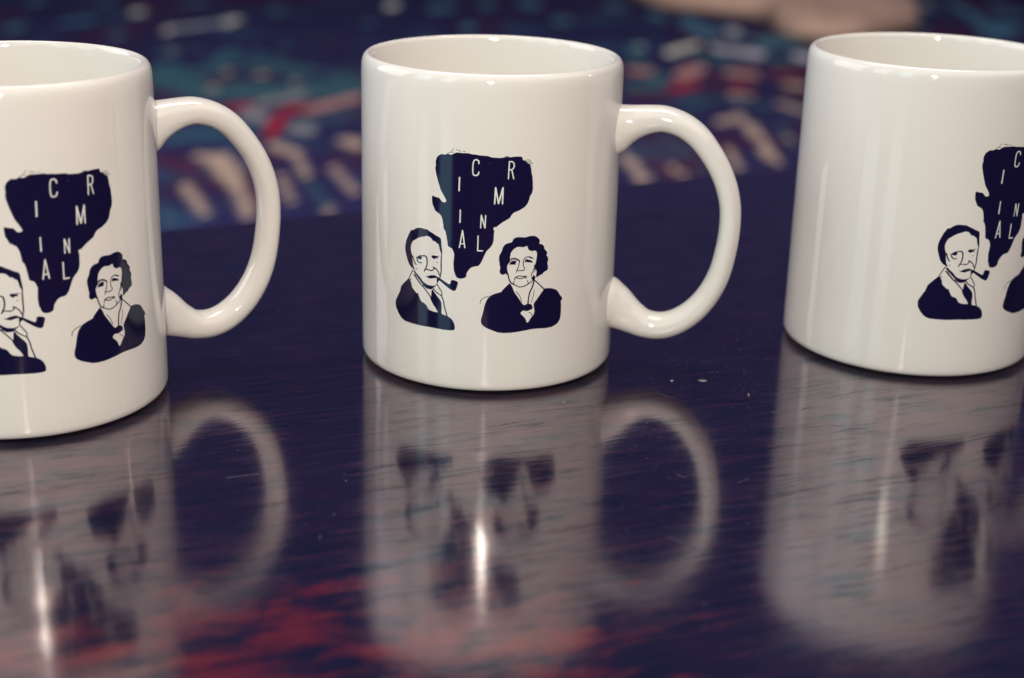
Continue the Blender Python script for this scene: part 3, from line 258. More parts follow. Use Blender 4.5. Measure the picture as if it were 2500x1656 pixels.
 'woman': '12.41,39.28 11.99,38.95 11.35,38.85 10.7,39.29 10.53,40.18 10.77,40.84 10.54,41.94 10.4,43.04 10.27,44.14 10.4,45.01 11.07,46.11 11.36,47.42 11.97,48.28 13.02,48.75 14.08,48.9 14.48,49.98 15.32,50.44 16.4,50.46 18.14,50.27 19.45,50.64 20.79,50.66 21.94,50.14 22.77,49.2 22.64,48.22 22.82,47.88 23.63,47.81 24.31,46.98 24.39,46.2 25.12,45.57 25.44,44.77 25.05,44.26 25.68,43.53 25.83,42.63 25.46,41.78 25.78,40.86 25.82,39.85 25.36,39.35 24.53,39.1 23.97,38.38 23.04,38.14 22.37,37.64 21.79,37.69 21.99,38.57 22.07,39.67 21.7,40.25 21.04,39.75 20.91,40.1 21.24,40.62 21.09,41.52 21.55,41.6 21.74,42.57 21.92,43.88 22.01,44.76 21.86,45.65 21.28,46.09 20.5,45.86 19.6,46.14 19.02,46.73 18.89,47.5 18.55,47.63 18.01,47.4 17.25,47.26 16.48,47.47 15.62,47.44 14.56,46.71 13.84,45.74 13.66,44.54 13.57,43.88 13.69,43.22 13.18,42.35 12.81,41.7 12.79,40.82 13.04,39.71 13.17,38.82 12.84,38.83 12.62,39.05;20.32,37.59 20.98,37.98 20.96,38.65 21.32,38.07 21.79,37.8 21.48,36.61 21.03,36.64 20.56,37.01;18.77,44.28 19.65,44.36 20.79,43.8 20.98,43.56 20.35,43.52 19.44,44.02 18.77,44.06;13.41,41.69 13.6,42.56 14.23,43.1 15.09,43.22 15.74,42.94 15.53,42.72 15.33,42.29 15.45,41.96 14.69,41.98 13.83,42.01;18.21,42.27 18.25,43.04 18.57,43.57 19.46,43.29 20.37,42.9 20.8,42.16 19.94,42.49 19.04,42.44 18.7,42.79;13.77,36.26 12.72,35.28 11.47,33.97 11.37,33.52 9.15,32.86 7.89,32.17 6.96,31.04 6.36,29.45 6.12,28.33 5.87,26.97 5.28,24.7 5.3,23.57 5.74,22.8 6.83,22.04 8.34,21.39 10.29,20.6 12.01,20.36 14.4,20.36 17.47,20.7 20.85,21.12 23.17,21.11 25.57,20.94 28.04,21.06 29.81,21.82 30.75,23.04 31.03,25.05 30.99,27.79 30.79,29.18 31.38,29.13 31.14,30.26 30.51,30.81 29.89,31.81 29.08,32.83 27.54,33.49 26.3,33.76 24.61,33.73 24.35,33.09 23.72,32.37 22.38,30.48 21.39,29.22 21.54,28.08 21.76,26.93 21.51,25.6 21.12,25.41 20.51,24.56 19.97,23.7 19.64,23.34 19.29,23.52 19.04,24.45 18.34,25.4 17.42,26.25 17.3,26.6 18.06,27.39 18.62,27.15 19.52,27.08 20.64,27.49 21.14,27.67 21.07,28.46 20.59,29.25 19.45,29.43 18.9,29.2 18.46,28.94 17.77,29.5 16.96,30.78 15.82,32.4 15.02,33.66 14.67,34.68 14.04,35.81;20.91,40.05 20.98,40.11 21.09,40.09 21.16,40.01 21.15,39.91 20.62,38.84 20.55,38.78 20.44,38.79 20.37,38.88 20.38,38.98;20.37,38.94 20.42,39.02 20.52,39.04 20.61,38.97 20.63,38.87 20.48,37.95 20.43,37.87 20.33,37.86 20.24,37.92 20.22,38.02;21.89,40.08 21.95,40.09 22.01,40.06 22.03,40 22,39.94 21.44,39.55 21.38,39.53 21.32,39.57 21.3,39.63 21.33,39.68;21.31,39.66 21.36,39.7 21.43,39.68 21.47,39.63 21.46,39.57 21.13,39.04 21.08,39 21.02,39.02 20.98,39.07 20.99,39.14;12.86,39.23 12.88,39.38 13,39.46 13.15,39.43 13.23,39.3 13.6,37.75 13.57,37.6 13.45,37.51 13.31,37.55 13.22,37.67;13.23,37.64 13.23,37.79 13.33,37.9 13.48,37.89 13.58,37.78 14.16,36.44 14.16,36.28 14.06,36.18 13.91,36.18 13.8,36.29;13.88,36.2 13.79,36.33 13.81,36.48 13.93,36.56 14.08,36.53 14.96,35.95 15.05,35.82 15.03,35.67 14.91,35.58 14.76,35.62;14.78,35.77 14.71,35.87 14.73,35.98 14.82,36.04 14.93,36.01 15.6,35.54 15.66,35.45 15.64,35.33 15.55,35.27 15.44,35.3;15.47,35.29 15.39,35.37 15.38,35.49 15.46,35.56 15.57,35.56 16.79,34.99 16.87,34.91 16.87,34.79 16.8,34.71 16.68,34.72;16.76,34.71 16.65,34.74 16.59,34.84 16.61,34.95 16.71,35.01 17.92,35.12 18.03,35.08 18.09,34.98 18.07,34.87 17.97,34.82;18.01,34.83 17.9,34.83 17.81,34.91 17.8,35.02 17.87,35.11 19.19,35.69 19.3,35.69 19.39,35.61 19.4,35.49 19.33,35.41;19.35,35.42 19.24,35.4 19.14,35.47 19.11,35.59 19.17,35.68 20.27,36.38 20.38,36.4 20.48,36.33 20.51,36.21 20.45,36.12;20.46,36.13 20.35,36.1 20.25,36.16 20.21,36.27 20.26,36.37 21.03,36.98 21.14,37.01 21.25,36.95 21.29,36.83 21.24,36.74;14.97,36.81 15.03,36.89 15.12,36.9 15.2,36.83 15.22,36.73 14.98,35.81 14.92,35.73 14.83,35.72 14.75,35.79 14.73,35.89;19.09,36.76 19.1,36.86 19.19,36.91 19.29,36.89 19.35,36.8 19.65,35.67 19.64,35.57 19.56,35.51 19.46,35.53 19.39,35.62;13.84,43.52 13.7,43.55 13.62,43.66 13.63,43.8 13.74,43.88 14.8,44.13 14.94,44.11 15.02,44 15.01,43.86 14.9,43.78;14.81,43.78 14.7,43.87 14.68,44.01 14.76,44.12 14.89,44.13 15.76,43.88 15.87,43.79 15.9,43.66 15.82,43.55 15.68,43.53;15.61,43.58 15.54,43.7 15.59,43.83 15.71,43.89 15.84,43.84 16.66,43.08 16.73,42.95 16.68,42.82 16.56,42.76 16.43,42.82;16.41,43.37 16.45,43.45 16.55,43.47 16.64,43.42 16.67,43.32 16.54,42.22 16.5,42.14 16.4,42.12 16.31,42.17 16.28,42.27;16.29,42.28 16.34,42.36 16.44,42.38 16.52,42.32 16.54,42.22 16.36,41.12 16.3,41.04 16.21,41.02 16.12,41.08 16.1,41.18;16.11,41.22 16.18,41.28 16.28,41.27 16.35,41.19 16.35,41.09 15.94,40.22 15.86,40.16 15.76,40.17 15.7,40.25 15.7,40.35;15.69,40.32 15.75,40.4 15.84,40.42 15.93,40.35 15.95,40.25 15.79,39.49 15.74,39.4 15.64,39.39 15.56,39.45 15.54,39.55;15.78,40.16 15.7,40.24 15.7,40.34 15.76,40.41 15.86,40.41 16.74,40.04 16.82,39.97 16.82,39.86 16.76,39.79 16.66,39.79;16.74,39.79 16.64,39.8 16.58,39.88 16.58,39.98 16.65,40.05 17.3,40.23 17.41,40.22 17.47,40.14 17.47,40.04 17.4,39.98;17.34,39.97 17.25,40.03 17.22,40.13 17.27,40.21 17.36,40.24 17.91,40.14 18,40.09 18.03,39.99 17.99,39.9 17.89,39.88;18.02,39.94 17.94,39.88 17.84,39.9 17.78,39.98 17.78,40.08 18.1,40.68 18.17,40.74 18.27,40.72 18.34,40.64 18.33,40.54;18.33,40.66 18.34,40.56 18.28,40.49 18.18,40.49 18.1,40.56 17.63,41.47 17.62,41.57 17.68,41.64 17.79,41.64 17.86,41.57;17.88,41.52 17.85,41.43 17.76,41.39 17.66,41.43 17.62,41.52 17.54,42.63 17.57,42.72 17.66,42.76 17.76,42.72 17.8,42.63;17.8,42.58 17.73,42.51 17.63,42.5 17.55,42.58 17.54,42.68 17.89,43.76 17.95,43.83 18.05,43.83 18.13,43.76 18.14,43.66;18.09,43.6 17.99,43.58 17.9,43.64 17.88,43.74 17.93,43.82 18.73,44.33 18.83,44.34 18.92,44.28 18.94,44.18 18.89,44.1;13.24,42.4 13.18,42.38 13.13,42.4 13.1,42.46 13.12,42.52 13.95,43.45 14,43.47 14.06,43.45 14.09,43.39 14.07,43.33;14.02,43.31 13.96,43.32 13.93,43.38 13.94,43.44 14,43.47 15.07,43.59 15.13,43.57 15.16,43.52 15.15,43.46 15.09,43.43;15.07,43.43 15.02,43.46 15,43.53 15.03,43.58 15.09,43.59 15.96,43.4 16.02,43.37 16.03,43.31 16,43.25 15.94,43.24;15.28,37.16 15.21,37.08 15.1,37.07 15.02,37.15 15,37.27 15.2,37.92 15.27,38.01 15.39,38.01 15.47,37.93 15.48,37.82;15.43,37.75 15.32,37.72 15.23,37.79 15.2,37.9 15.25,38 15.79,38.37 15.89,38.4 15.99,38.33 16.02,38.22 15.96,38.12;15.9,38.1 15.79,38.13 15.73,38.23 15.75,38.34 15.85,38.4 16.71,38.51 16.83,38.48 16.89,38.38 16.87,38.27 16.77,38.22;16.73,38.22 16.63,38.28 16.6,38.39 16.65,38.49 16.76,38.51 17.86,38.3 17.96,38.24 18,38.12 17.94,38.03 17.83,38;17.86,38 17.75,38.05 17.7,38.15 17.73,38.26 17.84,38.3 18.72,38.29 18.83,38.25 18.88,38.14 18.85,38.04 18.75,37.99;18.58,38.15 18.62,38.26 18.73,38.29 18.84,38.24 18.88,38.13 18.9,37.51 18.86,37.41 18.76,37.37 18.65,37.42 18.6,37.53;15.64,37.73 15.56,37.8 15.54,37.9 15.6,37.98 15.7,37.99 16.8,37.6 16.88,37.53 16.9,37.43 16.84,37.36 16.74,37.35;16.8,37.34 16.7,37.37 16.64,37.46 16.66,37.56 16.74,37.61 17.83,37.77 17.93,37.75 17.99,37.66 17.98,37.56 17.89,37.51;17.93,37.52 17.82,37.52 17.75,37.59 17.74,37.69 17.8,37.76 18.45,38.06 18.56,38.06 18.64,37.99 18.65,37.88 18.58,37.81;21.11,36.69 21.2,36.82 21.37,36.83 21.51,36.71 21.54,36.55 21.08,34.58 20.98,34.45 20.82,34.44 20.68,34.55 20.65,34.72;20.66,34.76 20.79,34.86 20.96,34.84 21.07,34.7 21.07,34.54 20.22,32.82 20.09,32.72 19.92,32.74 19.81,32.88 19.81,33.04;19.8,32.99 19.89,33.12 20.05,33.14 20.2,33.03 20.23,32.87 19.94,31.32 19.85,31.19 19.69,31.17 19.54,31.28 19.51,31.44;19.51,31.42 19.58,31.56 19.74,31.6 19.89,31.51 19.95,31.34 19.78,29.33 19.71,29.19 19.55,29.16 19.4,29.25 19.34,29.41;19.95,26.55 19.89,26.61 19.9,26.69 19.95,26.74 20.03,26.72 20.73,26.33 20.78,26.26 20.78,26.19 20.72,26.14 20.64,26.15;20.6,26.19 20.58,26.27 20.62,26.33 20.7,26.34 20.76,26.29 21.36,25.45 21.39,25.37 21.35,25.31 21.27,25.3 21.2,25.34;21.48,36.47 21.41,36.6 21.45,36.73 21.58,36.78 21.72,36.72 23.03,35.49 23.1,35.35 23.06,35.22 22.92,35.18 22.78,35.24;22.78,35.24 22.72,35.38 22.77,35.5 22.9,35.55 23.04,35.48 24.75,33.78 24.81,33.65 24.76,33.52 24.63,33.48 24.48,33.55;21.38,33.72 21.41,33.78 21.47,33.79 21.53,33.75 21.55,33.69 21.38,31.91 21.35,31.86 21.29,31.85 21.23,31.88 21.21,31.95;21.21,31.96 21.26,32.01 21.32,32 21.37,31.96 21.38,31.89 20.65,29.71 20.61,29.66 20.54,29.67 20.49,29.71 20.49,29.78;15.71,33.46 15.69,33.53 15.73,33.6 15.8,33.62 15.87,33.58 17,32.07 17.03,31.99 16.99,31.93 16.92,31.91 16.85,31.95;16.83,31.98 16.84,32.06 16.89,32.11 16.97,32.1 17.02,32.04 17.73,30.21 17.73,30.13 17.68,30.08 17.6,30.09 17.55,30.15;7.55,32.22 7.62,32.21 7.67,32.15 7.66,32.08 7.61,32.03 6.03,31.47 5.95,31.48 5.9,31.53 5.91,31.61 5.97,31.66;5.93,31.64 6,31.67 6.07,31.64 6.09,31.56 6.06,31.49 5.12,30.57 5.05,30.54 4.99,30.57 4.96,30.64 4.99,30.71;4.96,30.65 5,30.72 5.07,30.74 5.13,30.7 5.15,30.63 5.02,29.61 4.99,29.55 4.91,29.53 4.85,29.56 4.83,29.64',
 'letter_C': '3.98,72.75 3.94,72.61 3.81,72.53 3.67,72.57 3.6,72.7 3.54,73.35 3.58,73.49 3.7,73.56 3.84,73.52 3.91,73.4;3.85,73.52 3.91,73.39 3.86,73.25 3.73,73.18 3.6,73.23 3.16,73.62 3.1,73.75 3.15,73.89 3.28,73.95 3.41,73.91;3.32,73.95 3.44,73.88 3.47,73.74 3.4,73.61 3.26,73.57 2.8,73.63 2.68,73.71 2.64,73.85 2.72,73.97 2.86,74.01;2.75,73.99 2.89,74 3,73.91 3.01,73.76 2.91,73.65 2.43,73.41 2.28,73.4 2.18,73.49 2.17,73.64 2.27,73.75;2.17,73.64 2.27,73.75 2.42,73.76 2.52,73.66 2.52,73.52 2.24,72.77 2.14,72.66 2,72.65 1.89,72.75 1.89,72.89;1.88,72.83 1.94,72.97 2.07,73.02 2.2,72.96 2.25,72.83 2.18,71.05 2.12,70.92 1.98,70.86 1.85,70.92 1.8,71.05;1.8,71.04 1.85,71.18 1.99,71.24 2.12,71.19 2.18,71.06 2.2,69.83 2.15,69.69 2.01,69.63 1.88,69.68 1.82,69.81;1.84,69.74 1.83,69.88 1.93,69.99 2.08,70 2.18,69.91 2.46,69.29 2.47,69.15 2.37,69.03 2.23,69.02 2.12,69.12;2.24,69.02 2.13,69.11 2.11,69.26 2.21,69.37 2.35,69.39 2.92,69.23 3.03,69.14 3.04,68.99 2.95,68.88 2.81,68.86;2.91,68.86 2.77,68.87 2.68,68.99 2.7,69.13 2.81,69.23 3.32,69.39 3.46,69.37 3.55,69.26 3.54,69.12 3.42,69.02;3.52,69.09 3.4,69.02 3.26,69.05 3.19,69.17 3.22,69.32 3.54,69.74 3.66,69.82 3.8,69.78 3.87,69.66 3.84,69.52;3.87,69.61 3.8,69.48 3.66,69.44 3.54,69.51 3.5,69.65 3.57,70.2 3.64,70.33 3.78,70.37 3.91,70.3 3.94,70.16',
 'letter_R': '12.67,68.33 12.61,68.2 12.47,68.15 12.34,68.22 12.29,68.36 12.48,73.44 12.54,73.57 12.68,73.62 12.81,73.55 12.86,73.42;12.68,73.24 12.54,73.3 12.48,73.43 12.53,73.57 12.67,73.62 13.42,73.61 13.56,73.56 13.62,73.42 13.57,73.29 13.43,73.23;13.33,73.26 13.24,73.39 13.27,73.53 13.38,73.61 13.53,73.58 14.08,73.22 14.17,73.1 14.14,72.95 14.03,72.87 13.88,72.9;13.79,73.03 13.82,73.17 13.95,73.25 14.09,73.22 14.17,73.09 14.33,72.27 14.3,72.13 14.18,72.05 14.03,72.09 13.95,72.21;13.95,72.29 14.04,72.41 14.18,72.42 14.3,72.33 14.33,72.19 14.13,71.37 14.04,71.26 13.9,71.24 13.78,71.33 13.76,71.47;13.83,71.58 13.97,71.61 14.09,71.54 14.13,71.39 14.06,71.27 13.53,70.86 13.39,70.83 13.26,70.91 13.22,71.05 13.29,71.17;13.39,71.21 13.53,71.16 13.6,71.03 13.56,70.89 13.43,70.83 12.62,70.78 12.48,70.83 12.41,70.96 12.45,71.1 12.58,71.16;13.26,70.93 13.28,71.07 13.4,71.15 13.54,71.12 13.63,71 14.24,68.36 14.22,68.21 14.1,68.13 13.95,68.16 13.87,68.29',
 'letter_I': '-2.12,68.19 -2.05,68.35 -1.89,68.42 -1.74,68.36 -1.68,68.2 -1.78,64.25 -1.85,64.1 -2.01,64.02 -2.17,64.08 -2.23,64.24',
 'letter_M': '8.84,60.75 8.76,60.59 8.6,60.53 8.44,60.61 8.38,60.78 8.59,65.59 8.67,65.75 8.83,65.81 8.99,65.73 9.05,65.57;8.6,65.53 8.63,65.71 8.78,65.81 8.95,65.77 9.05,65.62 9.96,60.93 9.93,60.75 9.78,60.66 9.61,60.69 9.51,60.84;9.96,60.82 9.85,60.68 9.68,60.66 9.54,60.77 9.52,60.95 10.76,65.66 10.86,65.8 11.04,65.82 11.18,65.71 11.2,65.53;10.75,65.6 10.82,65.77 10.98,65.83 11.14,65.75 11.21,65.59 11.16,60.77 11.09,60.61 10.93,60.55 10.77,60.62 10.7,60.79',
 'letter_I2': '-1.72,58.39 -1.66,58.53 -1.52,58.59 -1.39,58.54 -1.33,58.41 -1.38,54.63 -1.44,54.49 -1.58,54.42 -1.72,54.47 -1.78,54.61',
 'letter_N': '4.84,53.32 4.78,53.18 4.64,53.12 4.51,53.18 4.46,53.32 4.58,57.16 4.64,57.29 4.77,57.35 4.9,57.29 4.96,57.15;4.58,57.09 4.6,57.24 4.71,57.34 4.85,57.33 4.95,57.22 6.11,53.34 6.1,53.19 5.98,53.09 5.84,53.11 5.75,53.22;6.12,53.28 6.06,53.14 5.92,53.08 5.79,53.14 5.74,53.28 5.85,57.09 5.91,57.23 6.05,57.28 6.18,57.22 6.23,57.08',
 'letter_A': '-1.44,46.84 -1.52,46.71 -1.66,46.67 -1.79,46.74 -1.82,46.88 -0.95,52.18 -0.87,52.31 -0.73,52.35 -0.6,52.28 -0.57,52.14;-0.95,52.12 -0.92,52.27 -0.79,52.35 -0.65,52.32 -0.57,52.2 0.21,46.98 0.17,46.83 0.05,46.74 -0.1,46.77 -0.18,46.9;-1.36,47.88 -1.5,47.92 -1.56,48.06 -1.51,48.2 -1.37,48.27 -0.2,48.36 -0.06,48.32 -0,48.18 -0.06,48.04 -0.19,47.97',
 'letter_L': '3.75,50.75 3.8,50.89 3.94,50.95 4.07,50.9 4.13,50.76 4.08,46.24 4.02,46.1 3.88,46.04 3.75,46.09 3.69,46.23;3.88,46.04 3.75,46.09 3.69,46.23 3.75,46.37 3.89,46.43 5.34,46.44 5.47,46.38 5.53,46.24 5.47,46.1 5.33,46.04',
}
MOTIFS = [
 ('t', 16, 114, '-1278,3893'),
 ('t', 18, 144, '-1381,4415'),
 ('a', 14, 105, '-1049,4239'),
 ('a', 16, 115, '-769,4123'),
 ('a', 13, 91, '-893,3930'),
 ('t', 13, 100, '-685,4361'),
 ('a', 16, 126, '-380,4522'),
 ('t', 14, 109, '-102,4598'),
 ('f', 15, 105, '-141,4116'),
 ('f', 9, 66, '-411,4166'),
 ('f', 11, 79, '-997,3816'),
 ('t', 11, 73, '-570,3702'),
 ('t', 10, 63, '-832,3605 -799,3594'),
 ('a', 6, 38, '-816,3598'),
 ('f', 9, 58, '-757,3635'),
 ('f', 11, 69, '-691,3581 -659,3571'),
 ('f', 9, 58, '-623,3626'),
 ('g', 4, 28, '-887,3950 -777,4105'),
 ('f', 6, 41, '-1186,4010 -1130,4075'),
 ('f', 8, 58, '-261,4490 -200,4527'),
 ('f', 6, 44, '-962,4435 -914,4504'),
 ('f', 5, 44, '-1201,4455 -1172,4462'),
 ('f', 26, 149, '-1013,3056 -919,3120'),
 ('t', 17, 93, '-791,3298 -639,3114 -488,3138 -335,3211'),
 ('t', 11, 64, '-707,3339 -559,3450 -476,3377 -371,3284'),
 ('f', 7, 41, '-698,3487 -635,3467'),
 ('f', 7, 39, '-798,3410 -735,3363'),
 ('a', 9, 55, '-637,3345'),
 ('a', 6, 38, '-558,3322'),
 ('a', 7, 39, '-471,3242'),
 ('a', 3, 19, '-642,3151 -620,3154'),
 ('n', 6, 35, '-649,3435 -618,3426'),
 ('n', 6, 32, '-446,3327 -410,3305'),
 ('r', 6, 31, '-561,2930 -513,2992'),
 ('g', 7, 37, '-528,2913 -480,2846'),
 ('g', 8, 43, '-508,2993 -438,3097'),
 ('s', 8, 40, '-416,2940 -380,2989 -327,3089'),
 ('r', 8, 39, '-451,2924 -419,2961'),
 ('r', 13, 64, '-449,2830 -442,2732'),
 ('m', 9, 43, '-442,2658 -401,2542'),
 ('g', 8, 38, '-413,2775 -378,2751'),
 ('t', 3, 16, '-399,2817 -306,2923'),
 ('a', 7, 30, '-422,2625 -375,2562'),
 ('a', 5, 20, '-375,2562 -332,2379'),
 ('t', 3, 12, '-332,2379 -286,2233'),
 ('a', 6, 23, '-272,2196'),
 ('a', 4, 17, '-307,2489 -248,2304'),
 ('a', 8, 37, '-307,2676 -277,2644'),
 ('a', 3, 14, '-382,2418 -337,2240'),
 ('f', 5, 26, '-612,2636 -540,2715'),
 ('a', 4, 20, '-540,2522 -487,2528'),
 ('a', 8, 32, '-506,2496 -438,2338 -387,2158'),
 ('a', 6, 25, '-488,2515 -447,2410'),
 ('a', 4, 16, '-517,2329 -453,2157'),
 ('f', 3, 10, '-519,2207 -482,2089'),
 ('m', 9, 39, '-593,2502 -518,2417'),
 ('m', 7, 27, '-423,2368 -373,2172'),
 ('n', 4, 20, '-561,2555 -601,2567'),
 ('n', 10, 56, '-55,3795 -336,3401'),
 ('f', 20, 152, '23,4650'),
 ('t', 18, 132, '113,4315'),
 ('t', 15, 106, '385,4484 400,4441'),
 ('t', 9, 60, '280,3838 308,3854'),
 ('a', 4, 29, '299,3877'),
 ('f', 9, 70, '256,4650 305,4611'),
 ('n', 8, 59, '35,4234 70,4199'),
 ('f', 24, 165, '468,4321 499,4160'),
 ('t', 10, 67, '533,4207 595,4099'),
 ('g', 9, 59, '558,4171 585,4197'),
 ('a', 6, 40, '362,3784 453,3941'),
 ('g', 10, 63, '489,3876 593,3808'),
 ('t', 15, 84, '270,3685 316,3367'),
 ('t', 11, 61, '236,3301 312,3313'),
 ('t', 10, 62, '427,3745 495,3660'),
 ('t', 14, 92, '619,3990 736,4087'),
 ('t', 9, 54, '600,3743 648,3655'),
 ('s', 7, 41, '244,3511 298,3505'),
 ('s', 11, 66, '363,3458 420,3586'),
 ('r', 8, 44, '324,3289 391,3352'),
 ('s', 9, 55, '481,3506 534,3501'),
 ('r', 5, 27, '457,3315 505,3322'),
 ('a', 5, 27, '446,3231 491,3225'),
 ('m', 12, 66, '441,3500 434,3359'),
 ('n', 16, 86, '573,3581 518,3193'),
 ('g', 11, 70, '680,3783 707,3788'),
 ('a', 6, 32, '584,3377 624,3362'),
 ('r', 3, 18, '567,3520 643,3504'),
 ('a', 7, 36, '543,3148 572,3083'),
 ('t', 4, 21, '335,3071 414,3189 460,3160 517,3121'),
 ('m', 9, 51, '237,3175 331,3213'),
 ('a', 5, 27, '390,2947 437,2986'),
 ('a', 9, 46, '437,2986 445,2833 446,2615'),
 ('t', 4, 20, '500,2900 504,2728'),
 ('a', 6, 28, '505,2802'),
 ('a', 5, 20, '379,2694 378,2541'),
 ('a', 9, 40, '188,2600 205,2458'),
 ('a', 5, 20, '261,2535 273,2489'),
 ('m', 12, 54, '227,2571 250,2494'),
 ('f', 4, 18, '263,2780 297,2683 312,2533'),
 ('f', 6, 30, '209,3008 322,2938'),
 ('t', 14, 112, '1244,4864 1266,4843'),
 ('a', 9, 68, '1258,4868'),
 ('t', 11, 76, '1139,4455 1093,4316'),
 ('f', 21, 154, '1366,4891 1343,4588'),
 ('t', 16, 127, '1487,4864 1519,4769'),
 ('f', 16, 110, '1402,4463 1297,4314'),
 ('t', 8, 56, '904,4042 1091,4358'),
 ('n', 12, 82, '770,4253 692,4366'),
 ('t', 14, 106, '1143,4690'),
 ('n', 13, 81, '89,3966 223,3583'),
]
# ------------------------------------------------------------------ setting: floor
FLOOR_Z = -0.42
floor_mat = plain("dark_floor_boards", (0.03, 0.022, 0.045), 0.5, 8)
fl = mesh_obj('floor', [(-12, -6, FLOOR_Z), (12, -6, FLOOR_Z), (12, 20, FLOOR_Z), (-12, 20, FLOOR_Z)], [(0, 1, 2, 3)], floor_mat, None, False)
fl['kind'] = 'structure'

# ------------------------------------------------------------------ rug with a woven pattern
DYE = {'t': (0.045, 0.115, 0.15), 'f': (0.045, 0.12, 0.18), 'a': (0.50, 0.36, 0.285), 's': (0.50, 0.25, 0.23),
       'r': (0.36, 0.022, 0.045), 'm': (0.075, 0.022, 0.065), 'g': (0.25, 0.25, 0.27), 'n': (0.026, 0.023, 0.085)}
def build_rug():
    x0, x1, y0, y1, cell = -2.1, 2.3, 1.75, 6.6, 0.0125
    nx, ny = int((x1 - x0) / cell), int((y1 - y0) / cell)
    xs = x0 + cell * np.arange(nx + 1); ys = y0 + cell * np.arange(ny + 1)
    X, Y = np.meshgrid(xs, ys)
    rng = np.random.RandomState(4)
    def soft(n, k):
        g = rng.rand(n, n)
        iy = (Y - y0) / (y1 - y0) * (n - 2); ix = (X - x0) / (x1 - x0) * (n - 2)
        a, b_ = np.floor(iy).astype(int), np.floor(ix).astype(int); fy, fx = iy - a, ix - b_
        fy = fy * fy * (3 - 2 * fy); fx = fx * fx * (3 - 2 * fx)
        a1, b1 = np.minimum(a + 1, n - 1), np.minimum(b_ + 1, n - 1)
        return (g[a, b_] * (1 - fx) + g[a, b1] * fx) * (1 - fy) + (g[a1, b_] * (1 - fx) + g[a1, b1] * fx) * fy
    colr = np.empty(X.shape + (3,)); colr[:] = (0.026, 0.023, 0.088)
    q = soft(26, 1)[..., None]; colr = colr * (1 - np.clip((q - .55) * 4, 0, 1)) + np.array((0.055, 0.020, 0.062)) * np.clip((q - .55) * 4, 0, 1)
    q = soft(40, 1)[..., None]; w_ = np.clip((q - .62) * 4, 0, 1) * .6; colr = colr * (1 - w_) + np.array((0.034, 0.085, 0.16)) * w_
    wob = (soft(70, 1) - .5) * .5
    for col, ru, rv, pts in MOTIFS:
        P = np.array([[float(v) for v in p.split(',')] for p in pts.split()]) * MM
        ru, rv = ru * MM, rv * MM
        if len(P) == 1: ru, rv = ru * 1.35, min(rv * 1.2, ru * 4.5)
        if len(P) == 1: P = np.vstack([P, P + 1e-4])
        best = np.full(X.shape, 9.0)
        for a, b_ in zip(P[:-1], P[1:]):
            ax, ay, bx, by = a[0] / ru, a[1] / rv, b_[0] / ru, b_[1] / rv
            px, py = X / ru, Y / rv
            dx, dy = bx - ax, by - ay
            t = np.clip(((px - ax) * dx + (py - ay) * dy) / (dx * dx + dy * dy + 1e-9), 0, 1)
            best = np.minimum(best, np.hypot(px - ax - t * dx, py - ay - t * dy))
        m = (best + wob < 1.0)
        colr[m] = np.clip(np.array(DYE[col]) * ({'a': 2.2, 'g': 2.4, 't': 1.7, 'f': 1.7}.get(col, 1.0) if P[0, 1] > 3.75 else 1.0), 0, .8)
    # small random flecks of the weave everywhere
    fl_ = rng.rand(*X.shape); colr[fl_ > .985] = DYE['t']; colr[(fl_ > .978) & (fl_ < .985)] = DYE['m']
    Z = -0.408 + 0.0015 * (soft(90, 1) - .5)
    V = np.stack([X, Y, Z], -1).reshape(-1, 3)
    idx = np.arange((nx + 1) * (ny + 1)).reshape(ny + 1, nx + 1)
    F = np.stack([idx[:-1, :-1], idx[:-1, 1:], idx[1:, 1:], idx[1:, :-1]], -1).reshape(-1, 4)
    me = bpy.data.meshes.new('rug')
    # skirt down to the floor so that the rug has its thickness
    edge = list(idx[0, :]) + list(idx[1:, -1]) + list(idx[-1, -2::-1]) + list(idx[-2:0:-1, 0])
    n0 = len(V); S = V[edge].copy(); S[:, 2] = FLOOR_Z + 0.001
    V = np.vstack([V, S]); m_ = len(edge)
    SF = [(int(edge[i]), n0 + i, n0 + (i + 1) % m_, int(edge[(i + 1) % m_])) for i in range(m_)]
    me.from_pydata(V.tolist(), [], F.tolist() + SF)
    C4 = np.ones((len(V), 4), dtype=np.float32); C4[:n0, :3] = colr.reshape(-1, 3); C4[n0:, :3] = (0.02, 0.015, 0.05)
    ca = me.color_attributes.new('dye', 'FLOAT_COLOR', 'POINT'); ca.data.foreach_set('color', C4.ravel())
    me.materials.append(RUG)
    o = bpy.data.objects.new('rug', me); COL.objects.link(o)
    tag(o, 'dark navy woven rug with teal, red and pale stripes on the floor behind the table', 'rug')
build_rug()

